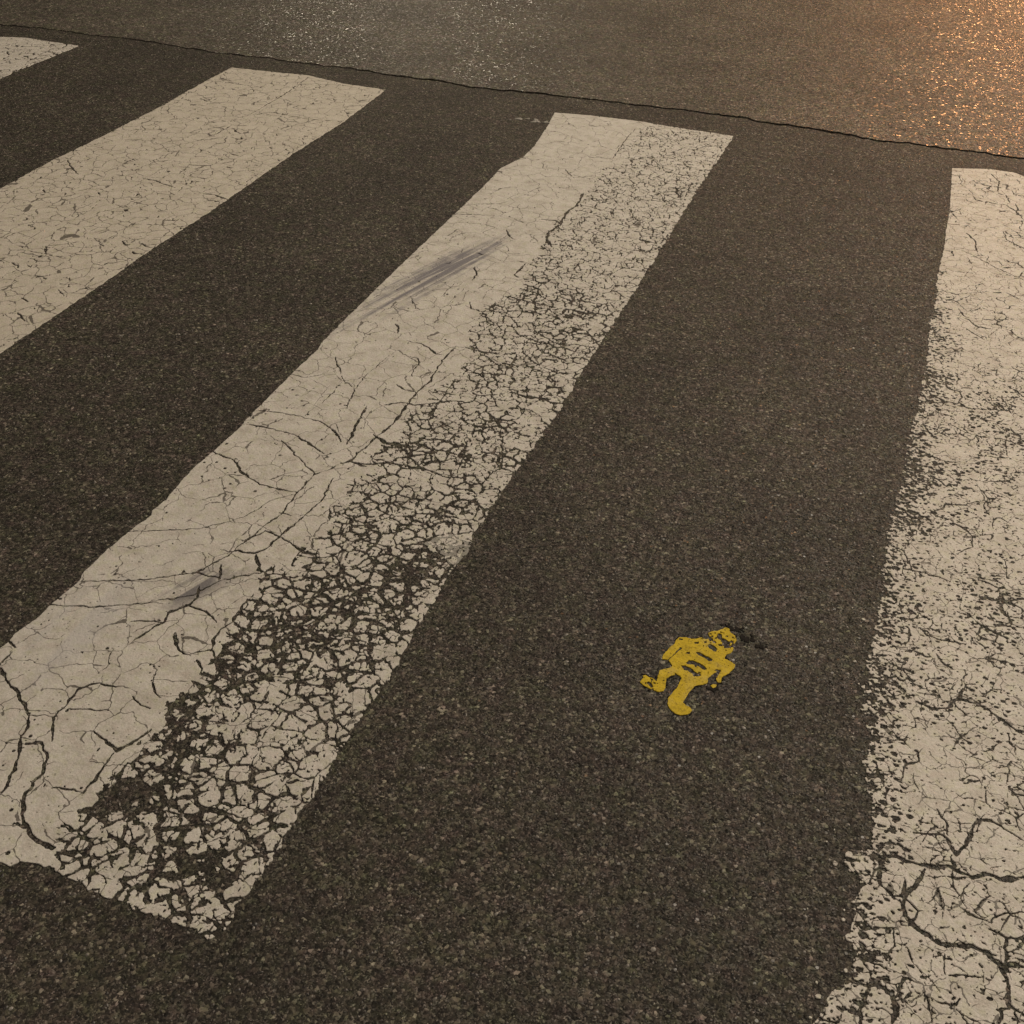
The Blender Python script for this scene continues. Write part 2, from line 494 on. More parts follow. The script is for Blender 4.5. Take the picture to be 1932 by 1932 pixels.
M_C = paint_mat('white_paint_pitted', (0.545, 0.522, 0.477), (), (0.032, 0.0007, 0.43, 0.85), 0.8, 0.65)
M_GREY = paint_mat('grey_worn_paint', (0.27, 0.265, 0.245), (), None, 0.8, 0.6)

def yellow_mat():
    t = NT('yellow_thermoplastic')
    c = t.ramp(t.noise(55, 4, 0.6), [(0.30, (0.34, 0.245, 0.008)), (0.60, (0.47, 0.340, 0.010)), (0.80, (0.49, 0.370, 0.025))])
    pale = t.ramp(t.noise(30, 3, 0.6), [(0.52, (0, 0, 0)), (0.74, (0.3, 0.3, 0.3))])
    c = t.mix(pale, c, (0.50, 0.41, 0.17))
    sp = t.ramp(t.noise(300, 4, 0.7), [(0.34, (0.22, 0.20, 0.18)), (0.45, (1, 1, 1))])
    c = t.mix(0.9, c, sp, 'MULTIPLY')
    t.l.new(c, t.b.inputs['Base Color'])
    t.l.new(t.bump(t.noise(260, 4, 0.65), 0.0012, 0.9), t.b.inputs['Normal'])
    t.b.inputs['Specular IOR Level'].default_value = 0.2
    t.b.inputs['Roughness'].default_value = 0.6
    return t.m
M_YEL = yellow_mat()

# ------------------------------------------------------------------ the road: two asphalt sheets and the open joint between them
SEAM = [(0, 47), (43, 51), (117, 58), (140, 63), (213, 71), (277, 78), (350, 90), (410, 100), (493, 109), (567, 119), (644, 128),
        (677, 133), (761, 145), (844, 156), (884, 164), (994, 174), (1061, 182), (1144, 192), (1267, 205), (1288, 209), (1395, 222),
        (1488, 237), (1571, 250), (1621, 258), (1655, 266), (1721, 272), (1788, 281), (1932, 299)]
SEAM_W = [9, 8, 7, 6, 4, 6, 8, 9, 8, 7, 8, 13, 14, 15, 14, 12, 9, 8, 9, 8, 11, 13, 14, 12, 7, 6, 9, 10]
sg = ground(SEAM)
xs = np.concatenate([np.linspace(-100, -8, 40), np.arange(-8, 4, 0.012), np.linspace(4, 100, 40)])
ys = np.interp(xs, sg[:, 0], sg[:, 1])
wid = np.interp(xs, sg[:, 0], np.array(SEAM_W)*0.00078)
zz = np.zeros_like(xs)
jag1 = (fbm(xs, zz, 3, 0.09, 4)-0.5)*0.030+(fbm(xs, zz, 6, 0.026, 2)-0.5)*0.018; jag2 = (fbm(xs, zz+5, 4, 0.06, 4)-0.5)*0.034
wid = wid*np.interp(xs, [-5, -2.5, -1], [.55, .6, 1])*np.clip(0.1+1.8*fbm(xs, zz+9, 7, 0.35, 3), 0.2, 1.5)
yn = ys+jag1-wid*0.45; yf = ys+jag1+jag2*0.5+wid*0.45
yf = np.maximum(yf, yn+0.0006)

def sheet(name, xs, ye, yfar, mat, z, label):
    n = len(xs)
    V = [(x, y, z) for x, y in zip(xs, ye)]+[(x, yfar, z) for x in xs]+[(x, y, z-0.018) for x, y in zip(xs, ye)]
    F = []
    for i in range(n-1):
        q = (i, i+1, n+i+1, n+i); F.append(q if yfar > ye[0] else q[::-1])
        w = (i, 2*n+i, 2*n+i+1, i+1); F.append(w if yfar > ye[0] else w[::-1])
    return tag(mesh_obj(name, V, F, mat), kind='structure', label=label)
sheet('crossing_pavement', xs, yn, -100, M_ROAD, 0.0, 'dark worn asphalt under the crosswalk stripes')
sheet('road', xs, yf, 140, M_LANE, 0.003, 'smoother brown asphalt lane beyond the dark joint')
tag(mesh_obj('road_joint', [(-101, -101, -0.016), (101, -101, -0.016), (101, 141, -0.016), (-101, 141, -0.016)], [(0, 1, 2, 3)], M_BASE),
    kind='structure', label='dark open joint between the two asphalt sheets')

# ------------------------------------------------------------------ stones standing a little proud of the asphalt
def stones(name, n, seed, r0, r1, yr, xr):
    rng = np.random.default_rng(seed)
    y = yr[0]+(yr[1]-yr[0])*rng.random(n)**1.7
    x = xr[0]+(xr[1]-xr[0])*rng.random(n)
    lim = np.interp(x, xs, yn)-0.02
    k = y < lim; x, y = x[k], y[k]
    # keep those the camera can see (with a wide margin)
    d = np.stack([x, y, np.full(len(x), -CAM_H)], 1)
    zc = d@fw; px = (d@rt2)/zc*FPX; py = (d@up2)/zc*FPX
    k = (zc > 0.2) & (np.abs(px) < 1300) & (np.abs(py) < 1300)
    x, y = x[k], y[k]; n = len(x)
    r = r0+(r1-r0)*rng.random(n)**2.2
    S = 6
    ang = np.linspace(0, 2*np.pi, S, endpoint=False)[None]+rng.random((n, 1))*6.28
    rr = r[:, None]*(0.65+0.55*rng.random((n, S)))
    sq = 0.6+0.4*rng.random((n, 1)); th = rng.random((n, 1))*6.28
    ax, ay = rr*np.cos(ang), rr*np.sin(ang)*sq
    bx, by = ax*np.cos(th)-ay*np.sin(th), ax*np.sin(th)+ay*np.cos(th)
    h = np.minimum(r*(0.25+0.3*rng.random(n)), 0.0012)
    tx, ty = (rng.random((n, 1))-0.5)*0.35, (rng.random((n, 1))-0.5)*0.35
    lo = np.stack([x[:, None]+bx, y[:, None]+by, np.full((n, S), -0.0008)], 2)
    hi = np.stack([x[:, None]+bx*0.62, y[:, None]+by*0.62, np.clip(h[:, None]+bx*tx+by*ty, 0.0002, 0.0014)], 2)
    V = np.concatenate([lo, hi], 1).reshape(-1, 3)
    base = (np.arange(n)*2*S)[:, None]
    sides = [np.concatenate([base+i, base+(i+1) % S, base+S+(i+1) % S, base+S+i], 1) for i in range(S)]
    cap = base+S+np.arange(S)[None]
    o = fast_mesh(name, V, sides+[cap], M_STONE)
    at = o.data.attributes.new('tone', 'FLOAT', 'POINT')
    tone = rng.random(n)**1.1
    at.data.foreach_set('value', np.repeat(tone, 2*S).astype(np.float32))
    return o
tag(stones('asphalt_stones', 75000, 5, 0.0012, 0.0050, (0.15, 4.3), (-4.2, 1.0)),
    'fine grey aggregate stones bedded in the worn asphalt', 'gravel', kind='stuff')

# ------------------------------------------------------------------ crosswalk stripes
GROUP = 'white crosswalk stripes'
THICK = 0.0016

def stripe_outline(left, right, top_extra=None):
    pass

def crack_field(x, y, cracks, s, k=0.00055):
    """list of (tile x, tile y, points, width) -> field, negative inside the cracks; widths vary and taper to nothing"""
    GX, GY = np.meshgrid(x, y)
    F = np.full(GX.shape, 0.02)
    wob_x = (fbm(GX, GY, s, 0.011, 3)-0.5)*0.0065
    wob_y = (fbm(GX, GY, s+9, 0.011, 3)-0.5)*0.0065
    pad = 0.016
    for tx, ty, pts, w in cracks:
        g = ground(T(tx, ty, pts))
        rng = np.random.default_rng(int(abs(g[0][0]*1e5)) % 100000)
        out = [g[0]]
        for a, b in zip(g[:-1], g[1:]):
            n = max(1, int(np.linalg.norm(b-a)/0.010))
            for q in range(1, n+1):
                p = a+(b-a)*q/n
                if q < n: p = p+rng.normal(0, 0.0011, 2)
                out.append(p)
        n = len(out)
        hw = k*w*np.exp(rng.normal(0, 0.30, n))*np.clip(np.minimum(np.arange(n), np.arange(n)[::-1])/2.5+0.5, 0, 1)+0.00015
        for q in range(n-1):
            (ax, ay), (bx, by) = out[q], out[q+1]
            i0, i1 = np.searchsorted(x, [min(ax, bx)-pad, max(ax, bx)+pad])
            j0, j1 = np.searchsorted(y, [min(ay, by)-pad, max(ay, by)+pad])
            if i0 >= i1 or j0 >= j1: continue
            gx = x[None, i0:i1]+wob_x[j0:j1, i0:i1]; gy = y[j0:j1, None]+wob_y[j0:j1, i0:i1]
            dx, dy = bx-ax, by-ay
            t = np.clip(((gx-ax)*dx+(gy-ay)*dy)/(dx*dx+dy*dy+1e-12), 0, 1)
            d = np.sqrt((gx-ax-t*dx)**2+(gy-ay-t*dy)**2)-(hw[q]+(hw[q+1]-hw[q])*t)
            F[j0:j1, i0:i1] = np.minimum(F[j0:j1, i0:i1], d)
    return F

def blobs(GX, GY, lst):
    W = np.zeros(GX.shape)
    for (px, py, rx, ry, a) in lst:          # photograph pixels; radii in metres
        cx, cy = ground([(px, py)])[0]
        W = np.maximum(W, a*np.exp(-((GX-cx)/rx)**2-((GY-cy)/ry)**2))
    return W

# --- far left stripe
rootF = tag(empty('crosswalk_stripe', (*ground([(60, 100)])[0], 0)), 'short end of a white crosswalk stripe cut off at the upper left corner', 'road marking', GROUP)
pol = ground([(147, 87), (110, 103), (50, 127), (0, 149)])
o1 = ground([(147, 87)])[0]
left = ground([(0, 70), (50, 72), (87, 78)])
PF = [tuple(p) for p in pol]+[(pol[-1][0]+0.05, pol[-1][1]-0.5), (left[0][0]-0.28, pol[-1][1]-0.5), (left[0][0]-0.28, left[0][1])]+[tuple(p) for p in left]
PA_ = np.array(PF)
x = np.arange(PA_[:, 0].min()-0.02, PA_[:, 0].max()+0.02, 0.004); y = np.arange(PA_[:, 1].min()-0.02, PA_[:, 1].max()+0.02, 0.006)
GX, GY = np.meshgrid(x, y)
F = inside(x, y, PF)+(fbm(GX, GY, 5, 0.02, 3)-0.5)*0.012
_, e, cid = voro(GX+(fbm(GX, GY, 8, 0.03)-0.5)*0.02, GY+(fbm(GX, GY, 9, 0.03)-0.5)*0.02, 21, 0.05)
F = np.minimum(F, e-0.010*(fbm(GX, GY, 11, 0.08)-0.40))
F = np.minimum(F, (fbm(GX, GY, 14, 0.018, 3)-0.24)*0.03)
F = np.minimum(F, crack_field(x, y, [(0, 0, [(80, 262), (150, 265), (230, 262)], 5)], 3))
build_paint(rootF, x, y, F, M_FAR, THICK, ('paint_sheet', 'paint_flake', 'paint_crumbs'), 120, 4e-5)

# --- second stripe: finely crazed, unbroken
rootA = tag(empty('crosswalk_stripe', (*ground([(300, 350)])[0], 0)), 'finely crazed but unbroken white crosswalk stripe running off the left edge', 'road marking', GROUP)
PAp = [(437, 128), (423, 135), (353, 173), (310, 198), (193, 258), (100, 303), (0, 357)]
PAr = [(0, 668), (33, 644), (177, 547), (287, 470), (400, 397), (553, 290), (644, 233), (728, 170), (644, 158), (583, 143), (500, 135)]
ga, gr = ground(PAp), ground(PAr)
PA2 = [tuple(p) for p in ga]+[(ga[-1][0]+0.01, ga[-1][1]-0.9), (gr[0][0]+0.01, ga[-1][1]-0.9)]+[tuple(p) for p in gr]
PA2a = np.array(PA2)
x = np.arange(PA2a[:, 0].min()-0.02, PA2a[:, 0].max()+0.02, 0.0026); y = axis_grow(PA2a[:, 1].min()-0.02, PA2a[:, 1].max()+0.03, 0.0028, 0.0055)
GX, GY = np.meshgrid(x, y)
F = inside(x, y, PA2)+(fbm(GX, GY, 51, 0.016, 3)-0.5)*0.008
wxx = GX+(fbm(GX, GY, 41, 0.05)-0.5)*0.05; wyy = GY+(fbm(GX, GY, 42, 0.05)-0.5)*0.05
_, e, cid = voro(wxx, wyy, 43, 0.055)
F = np.minimum(F, e-0.014*(fbm(GX, GY, 44, 0.03, 3)-0.60))
_, e, cid = voro(wxx, wyy, 47, 0.032)
F = np.minimum(F, e-0.012*(fbm(GX, GY, 48, 0.04, 3)-0.64))
F = np.minimum(F, (fbm(GX, GY, 49, 0.011, 2)-0.13)*0.03)
CA = [(0, 0, [(1740, 440), (1690, 480), (1640, 515), (1550, 570), (1430, 640), (1390, 655)], 4),
      (0, 0, [(1390, 655), (1550, 640), (1700, 672), (1932, 692)], 3), (0, 0, [(1280, 865), (1350, 887)], 4),
      (0, 0, [(1310, 710), (1220, 762), (1180, 765)], 4), (0, 0, [(1120, 1095), (1210, 1105), (1290, 1132)], 4),
      (0, 0, [(800, 1012), (880, 1025), (990, 1066)], 4), (0, 0, [(1285, 465), (1340, 478), (1410, 488)], 5),
      (0, 0, [(1130, 560), (1180, 578), (1230, 560)], 4), (0, 0, [(1060, 590), (1150, 600)], 3), (0, 0, [(1700, 480), (1760, 478), (1820, 470)], 4),
      (0, 0, [(680, 1365), (720, 1390), (735, 1385)], 5), (0, 0, [(800, 1380), (830, 1400), (900, 1410)], 4),
      (0, 0, [(380, 900), (395, 935), (420, 970), (440, 990)], 5), (0, 0, [(150, 1420), (310, 1450), (380, 1470)], 3),
      (0, 0, [(330, 1640), (360, 1680)], 4), (0, 0, [(120, 1690), (160, 1710)], 5), (0, 0, [(100, 1770), (140, 1820)], 5),
      (0, 0, [(1040, 1010), (1050, 1050), (1000, 1090)], 3), (0, 0, [(430, 1230), (510, 1190), (560, 1150)], 3)]
F = np.minimum(F, crack_field(x, y, CA, 53))
build_paint(rootA, x, y, F, M_A, THICK, ('paint_sheet', 'paint_flake', 'paint_crumbs'), 200, 6e-6)

# --- third stripe: smooth left half, flaking right half
rootB = tag(empty('crosswalk_stripe', (*ground([(700, 900)])[0], 0)), 'white crosswalk stripe smooth along its left, flaking along its right, with grey scuffs', 'road marking', GROUP)
Bl = [(1046, 213), (1032, 240), (1007, 277), (987, 297), (944, 318), (921, 343), (831, 430), (801, 458), (734, 522), (644, 610), (610, 644),
      (600, 659), (547, 709), (485, 771), (462, 795), (456, 804), (403, 852), (367, 881), (320, 934), (313, 944), (287, 964), (283, 974), (243, 1004), (200, 1040),
      (157, 1081), (150, 1097), (97, 1141), (75, 1164), (27, 1197), (17, 1211), (0, 1224)]
Br = [(0, 1628), (20, 1635), (37, 1625), (67, 1631), (100, 1640), (130, 1658), (160, 1675), (197, 1695), (220, 1703), (247, 1715), (303, 1738),
      (373, 1755), (390, 1775), (430, 1758), (450, 1711), (473, 1685), (500, 1645), (523, 1605), (547, 1565), (567, 1531), (597, 1501),
      (612, 1471), (632, 1435), (690, 1347), (733, 1285), (789, 1184), (836, 1107), (859, 1074), (874, 1041), (891, 1014), (929, 957), (969, 897),
      (1006, 847), (1059, 771), (1109, 687), (1137, 644), (1213, 527), (1253, 463), (1290, 400), (1331, 337), (1385, 257), (1288, 243), (1211, 230), (1111, 218)]
gl, gr = ground(Bl), ground(Br)
PB = [tuple(p) for p in gl]+[(gl[-1][0]+0.01, gl[-1][1]-0.25), (gl[-1][0]+0.01, gr[0][1]+0.02)]+[tuple(p) for p in gr]
PBa = np.array(PB)
x = np.arange(PBa[:, 0].min()-0.02, PBa[:, 0].max()+0.03, 0.00135); y = axis_grow(PBa[:, 1].min()-0.03, PBa[:, 1].max()+0.03, 0.0014, 0.0040)
GX, GY = np.meshgrid(x, y)
edge = inside(x, y, PB)
BOUND = ground([(1215, 230), (1110, 350), (1000, 480), (950, 545), (905, 590), (820, 710), (740, 800), (690, 835), (640, 900), (560, 1000), (490, 1075), (450, 1150), (400, 1240),
                (300, 1325), (215, 1415), (150, 1510), (95, 1590), (40, 1680)])
bx = np.interp(y, BOUND[::-1, 1], BOUND[::-1, 0])[:, None]
m = (GX-bx)+(fbm(GX, GY, 61, 0.10, 4)-0.5)*0.11           # > 0: the flaking side
mm = np.clip(m/0.05+0.5, 0, 1)
W = blobs(GX, GY, [(640, 1130, .10, .08, .75), (560, 1190, .10, .07, .85), (700, 1150, .07, .06, .8), (800, 1060, .06, .08, .8), (850, 1035, .05, .05, 0.6),
                   (760, 1085, .06, .06, .85), (430, 1262, .08, .07, .75), (340, 1350, .04, .07, .95), (340, 1410, .05, .06, .8), (620, 1250, .07, .08, .45),
                   (260, 1500, .10, .04, .95), (190, 1512, .05, .03, .95), (340, 1545, .06, .04, .6), (370, 1640, .07, .03, 1.0), (330, 1625, .05, .05, .6),
                   (430, 1655, .02, .03, .9), (310, 1700, .10, .04, .45), (500, 1560, .05, .06, .35), (60, 1590, .03, .02, .5),
                   (740, 830, .07, .06, .55), (780, 850, .09, .05, .55), (860, 860, .08, .06, .5), (960, 870, .06, .05, .5), (870, 960, .08, .05, .5), (930, 800, .05, .05, .35),
                   (1090, 590, .06, .10, .65), (1080, 640, .06, .08, .6), (1060, 740, .04, .08, .45), (1150, 620, .03, .10, .5), (1230, 460, .03, .2, .25),
                   (1290, 370, .05, .15, .3), (950, 700, .06, .08, .3), (1000, 560, .06, .12, .35), (700, 1000, .08, .08, .3), (830, 990, .05, .06, .4)])
near = np.clip((3.0-GY)/2.2, 0, 1)
wear = mm*(0.14+0.04*near+0.44*W)*(0.66+0.68*fbm(GX, GY, 62, 0.06, 3))*np.where(m > 0.06, 0.70+0.30*np.clip(edge/0.06, 0, 1), 1)
F = edge-np.where(m > 0, 1, .40)*(0.010*(fbm(GX, GY, 63, 0.020, 3)-0.36)+0.006*(fbm(GX, GY, 79, 0.008, 2)-0.5))
w1x = GX+(fbm(GX, GY, 64, 0.03, 3)-0.5)*0.022; w1y = GY+(fbm(GX, GY, 65, 0.03, 3)-0.5)*0.022
fine_x = GX+(fbm(GX, GY, 66, 0.009, 3)-0.5)*0.013; fine_y = GY+(fbm(GX, GY, 67, 0.009, 3)-0.5)*0.013
sm = (1-mm)*0.02+(fbm(GX, GY, 78, 0.0065, 2)-0.5)*0.0055*(0.35+1.3*np.clip(wear, 0, 1))*mm
# large blocks on the flaking side
d, e, cid = voro(w1x, w1y, 68, 0.062)
F = np.minimum(F, e-mm*(0.0006+0.0040*wear)*(0.3+1.4*fbm(GX, GY, 69, 0.05, 2))+sm)
# flakes with rounded corners, some of them gone
d, e, cid = voro(0.45*w1x+0.55*fine_x, 0.45*w1y+0.55*fine_y, 70, 0.030)
gap = np.clip((fbm(GX, GY, 71, 0.028, 2)-0.44+0.50*wear)*6, 0, 1.2)
F = np.minimum(F, e-(0.0006+0.0032*wear)*(0.8+0.25*near)*gap*mm-(0.22+0.30*near)*wear*gap*d*mm+sm)
lost = cid-(wear-0.40)*1.15
F = np.where((mm > .5) & (lost < 0), np.minimum(F, lost*0.03+0.004*(fbm(GX, GY, 77, 0.010, 2)-0.40)), F)
# small chips
d, e, cid = voro(fine_x, fine_y, 72, 0.0155)
F = np.minimum(F, e-(0.0002+0.0034*wear)*(1-0.55*near)*np.clip((fbm(GX, GY, 73, 0.030, 2)-0.63+0.68*wear)*6, 0, 1.1)*mm-0.16*wear*d*mm*np.clip((fbm(GX, GY, 73, 0.030, 2)-0.42)*8, 0, 1.2)+sm)
lost = cid-(wear-0.34)*0.95
F = np.where(mm > .5, np.minimum(F, lost*0.02), F)
# crumbling borders and pin holes
er = fbm(GX, GY, 74, 0.0080, 3)
F = np.minimum(F, (er-0.21-0.30*np.clip(wear-.12, 0, 1))*0.02*np.where(mm > .3, 1, 9)+(1-mm)*0.004)
# a few pits in the smooth half
d, _, cid = voro(GX, GY, 75, 0.022)
F = np.minimum(F, d-0.0042*np.clip(cid-0.70, 0, 1)*3*np.clip((fbm(GX, GY, 76, 0.10, 2)-0.46)*8, 0, 1))
CB = [(0, 1, [(1450, 395), (1590, 408), (1710, 430), (1810, 455), (1890, 510), (1932, 570)], 3), (0, 1, [(1380, 470), (1500, 490), (1640, 525), (1740, 570), (1830, 640)], 3),
      (0, 1, [(1590, 560), (1690, 660), (1780, 750)], 2.6), (0, 1, [(1210, 630), (1330, 680), (1360, 740), (1470, 810), (1580, 840), (1680, 855)], 3.4),
      (0, 1, [(1932, 690), (1850, 735), (1780, 755), (1680, 865), (1600, 970), (1340, 1170), (1290, 1220), (1110, 1310), (950, 1335), (790, 1355), (450, 1365)], 3.2),
      (0, 1, [(730, 1080), (840, 1075), (1120, 1065), (1300, 1025), (1430, 970), (1540, 900), (1670, 870)], 2.2),
      (0, 1, [(1500, 1310), (1240, 1360), (1090, 1440), (830, 1485), (550, 1505), (280, 1495)], 2.8),
      (0, 1, [(1240, 1180), (1290, 1195), (1350, 1188), (1440, 1205), (1500, 1180), (1600, 1090), (1700, 1010), (1830, 890), (1880, 780)], 4),
      (0, 1, [(1250, 1270), (1245, 1350)], 4), (0, 1, [(1450, 1215), (1465, 1300), (1500, 1310), (1540, 1290)], 5), (0, 1, [(1110, 1310), (1180, 1330), (1240, 1340)], 4),
      (0, 1, [(1130, 1390), (1120, 1450), (1060, 1500), (950, 1540), (930, 1590), (830, 1650), (740, 1710)], 4.5), (0, 1, [(740, 1590), (830, 1588), (930, 1590)], 3),
      (0, 1, [(640, 1740), (615, 1780), (620, 1830), (560, 1880)], 2.2), (0, 1, [(1060, 1500), (1160, 1530), (1205, 1560), (1220, 1600)], 4),
      (0, 1, [(990, 1650), (995, 1720), (1030, 1770), (1080, 1780)], 5.5), (0, 1, [(1190, 1760), (1205, 1690), (1240, 1640), (1310, 1590), (1400, 1460)], 4),
      (0, 1, [(1080, 1770), (1190, 1752), (1240, 1810)], 3), (0, 1, [(1110, 1810), (1140, 1860), (1130, 1890)], 5), (0, 1, [(880, 1880), (870, 1932)], 3),
      (0, 1, [(1590, 1110), (1650, 1150), (1720, 1200), (1800, 1210)], 4), (0, 1, [(1340, 1165), (1500, 1075), (1580, 1110), (1560, 1130)], 2.6),
      (0, 1, [(1580, 975), (1650, 990)], 4), (0, 1, [(60, 1700), (90, 1735)], 4), (0, 1, [(75, 1765), (0, 1830)], 4), (0, 1, [(0, 1850), (20, 1880), (50, 1932)], 5),
      (0, 1, [(1640, 190), (1740, 208), (1810, 195), (1870, 165)], 2.4), (0, 1, [(1895, 90), (1905, 130), (1932, 190)], 3), (0, 1, [(1932, 235), (1860, 320), (1720, 425)], 1.6),
      (0, 2, [(50, 0), (120, 110), (165, 190), (150, 260), (120, 310), (105, 410), (90, 460), (40, 590), (0, 640)], 5),
      (0, 2, [(660, 30), (560, 5), (435, 40), (380, 130), (305, 200), (292, 340)], 3.6), (0, 2, [(165, 190), (250, 185), (305, 200)], 2.4),
      (0, 2, [(380, 150), (500, 155), (620, 158)], 2.4), (0, 2, [(150, 345), (240, 345), (265, 430), (240, 520), (170, 600), (130, 650), (130, 730), (140, 800), (220, 905), (300, 940)], 6),
      (0, 2, [(530, 280), (600, 330), (660, 385), (740, 350), (850, 270)], 5.5), (0, 2, [(290, 600), (380, 605), (470, 630)], 2.6), (0, 2, [(470, 630), (560, 520), (640, 400)], 4),
      (0, 2, [(865, 0), (875, 50), (905, 90)], 3), (0, 2, [(750, 80), (800, 125), (850, 150)], 2.6), (0, 2, [(100, 800), (140, 835)], 6),
      (1, 1, [(650, 30), (570, 110), (500, 230), (420, 300), (290, 470), (200, 540), (50, 680), (0, 695)], 4.5), (1, 1, [(370, 0), (460, 20), (530, 70), (580, 82)], 3),
      (1, 1, [(310, 245), (360, 280), (420, 290)], 4), (1, 1, [(370, 90), (430, 100), (440, 130), (405, 170), (400, 205)], 3), (1, 1, [(0, 200), (20, 235), (60, 260)], 2.6),
      (1, 1, [(140, 370), (100, 450), (60, 520), (35, 585)], 5), (1, 1, [(250, 100), (120, 210), (60, 310), (20, 390)], 2), (1, 1, [(240, 365), (330, 350), (450, 362), (550, 350), (620, 340), (740, 350)], 3.6),
      (1, 1, [(50, 680), (130, 700), (250, 690), (430, 715), (550, 750)], 3.6), (1, 1, [(50, 680), (140, 715)], 4),
      (1, 1, [(700, 35), (800, 65), (900, 75)], 4.5), (1, 1, [(960, 290), (1050, 320), (1180, 330)], 7), (1, 1, [(180, 530), (250, 580), (420, 600)], 8),
      (1, 0, [(690, 1165), (900, 1155), (1040, 1105), (1120, 1060)], 2.4), (1, 0, [(600, 1215), (760, 1218), (900, 1225), (955, 1230), (1030, 1265)], 2.6),
      (1, 0, [(480, 1385), (560, 1390)], 3), (1, 0, [(935, 1308), (965, 1352), (1005, 1362)], 4), (1, 0, [(1400, 892), (1530, 900), (1570, 850), (1610, 790), (1660, 730)], 3),
      (1, 0, [(1040, 900), (1180, 905), (1300, 905)], 1.8), (1, 0, [(900, 965), (1000, 965)], 2), (1, 0, [(750, 1515), (765, 1550), (740, 1590)], 4),
      (1, 0, [(940, 1440), (1010, 1440)], 3.2), (1, 0, [(760, 1430), (810, 1450)], 4), (1, 0, [(560, 1685), (640, 1605)], 2), (1, 0, [(590, 1730), (700, 1630)], 1.6),
      (1, 0, [(725, 1710), (735, 1750), (810, 1770)], 3.5), (1, 0, [(300, 1835), (325, 1860), (315, 1890)], 5), (1, 0, [(390, 1680), (410, 1720), (430, 1760)], 2.2),
      (1, 0, [(1370, 1095), (1330, 1165), (1270, 1210), (1240, 1270), (1170, 1320), (1160, 1360), (1190, 1400)], 6), (1, 0, [(1120, 1245), (1210, 1250), (1250, 1280)], 4),
      (1, 0, [(1040, 1495), (980, 1560), (1000, 1570)], 6), (1, 0, [(270, 1575), (350, 1560)], 2), (1, 0, [(1265, 960), (1300, 1000)], 3.5)]
F = np.minimum(F, crack_field(x, y, CB, 81))
nB = build_paint(rootB, x, y, F, M_B, THICK, ('paint_sheet', 'paint_flake', 'paint_crumbs'), 300, 4e-6)
# the thin grey smear of worn paint at the right edge
GP = ground([(800, 1026), (820, 1014), (850, 1008), (880, 1014), (890, 1024), (876, 1050), (866, 1062), (848, 1066), (836, 1048), (824, 1038)])
xg = np.arange(GP[:, 0].min()-.01, GP[:, 0].max()+.01, .0012); yg = np.arange(GP[:, 1].min()-.01, GP[:, 1].max()+.01, .0014)
GXg, GYg = np.meshgrid(xg, yg)
Fg = np.minimum(inside(xg, yg, [tuple(p) for p in GP])+(fbm(GXg, GYg, 91, .012)-.5)*.012, (fbm(GXg, GYg, 92, .005, 3)-.40)*.02)
build_paint(rootB, xg, yg, Fg, M_GREY, 0.0012, ('worn_paint_patch', 'worn_paint_patch', 'worn_paint_crumbs'), 4, 1e-6)
# faint ghost of old paint beside its far left corner
GP = ground([(958, 226), (980, 222), (1030, 226), (1036, 232), (990, 231)])
xg = np.arange(GP[:, 0].min()-.01, GP[:, 0].max()+.01, .004); yg = np.arange(GP[:, 1].min()-.01, GP[:, 1].max()+.01, .005)
GXg, GYg = np.meshgrid(xg, yg)
Fg = np.minimum(inside(xg, yg, [tuple(p) for p in GP]), (fbm(GXg, GYg, 94, .014, 3)-.56)*.02)
build_paint(rootB, xg, yg, Fg, M_GREY, 0.0012, ('worn_paint_patch', 'worn_paint_patch', 'worn_paint_crumbs'), 3, 1e-6)

# --- right stripe: pitted, ragged left edge
rootC = tag(empty('crosswalk_stripe', (*ground([(1800, 1100)])[0], 0)), 'pitted white crosswalk stripe with a ragged speckled left edge, running off the right edge', 'road marking', GROUP)
Cl = [(1796, 318), (1795, 340), (1791, 400), (1785, 433), (1781, 467), (1769, 517), (1765, 560), (1752, 617), (1749, 661), (1742, 717), (1731, 767), (1722, 800), (1711, 831),
      (1700, 897), (1683, 967), (1670, 1017), (1661, 1067), (1663, 1111), (1651, 1164), (1640, 1211), (1630, 1261), (1622, 1301), (1631, 1355), (1643, 1398),
      (1628, 1438), (1636, 1488), (1643, 1538), (1646, 1605), (1595, 1608), (1592, 1640), (1622, 1672), (1605, 1718), (1595, 1768), (1612, 1798), (1601, 1821), (1608, 1851), (1558, 1868), (1552, 1895), (1528, 1932)]
gl = ground(Cl); tp = ground([(1796, 318), (1870, 320), (1915, 327), (1932, 334)])
wC = 0.66
PC = [tuple(p) for p in gl]+[(gl[-1][0]-0.02, gl[-1][1]-0.14), (gl[0][0]+wC, gl[-1][1]-0.14), (gl[0][0]+wC, tp[-1][1]-0.02)]+[tuple(p) for p in tp[::-1]]
PCa = np.array(PC)
x = np.arange(PCa[:, 0].min()-0.03, PCa[:, 0].max()+0.02, 0.0016); y = axis_grow(PCa[:, 1].min()-0.02, PCa[:, 1].max()+0.03, 0.0014, 0.0038)
GX, GY = np.meshgrid(x, y)
edge = inside(x, y, PC)
lx = np.interp(y, gl[::-1, 1], gl[::-1, 0])[:, None]
u = GX-lx                                                # metres from the left edge
nearC = np.clip((1.75-GY)/0.5, 0, 1)
rag = np.clip(1-u/0.085, 0, 1)*np.clip((3.45-GY)/0.5, 0, 1)*(1-0.15*nearC)          # ragged margin, sound at the far end
F = edge-0.020*rag*(fbm(GX, GY, 101, 0.016, 3)-0.40)-0.004*(fbm(GX, GY, 111, 0.03, 3)-0.5)
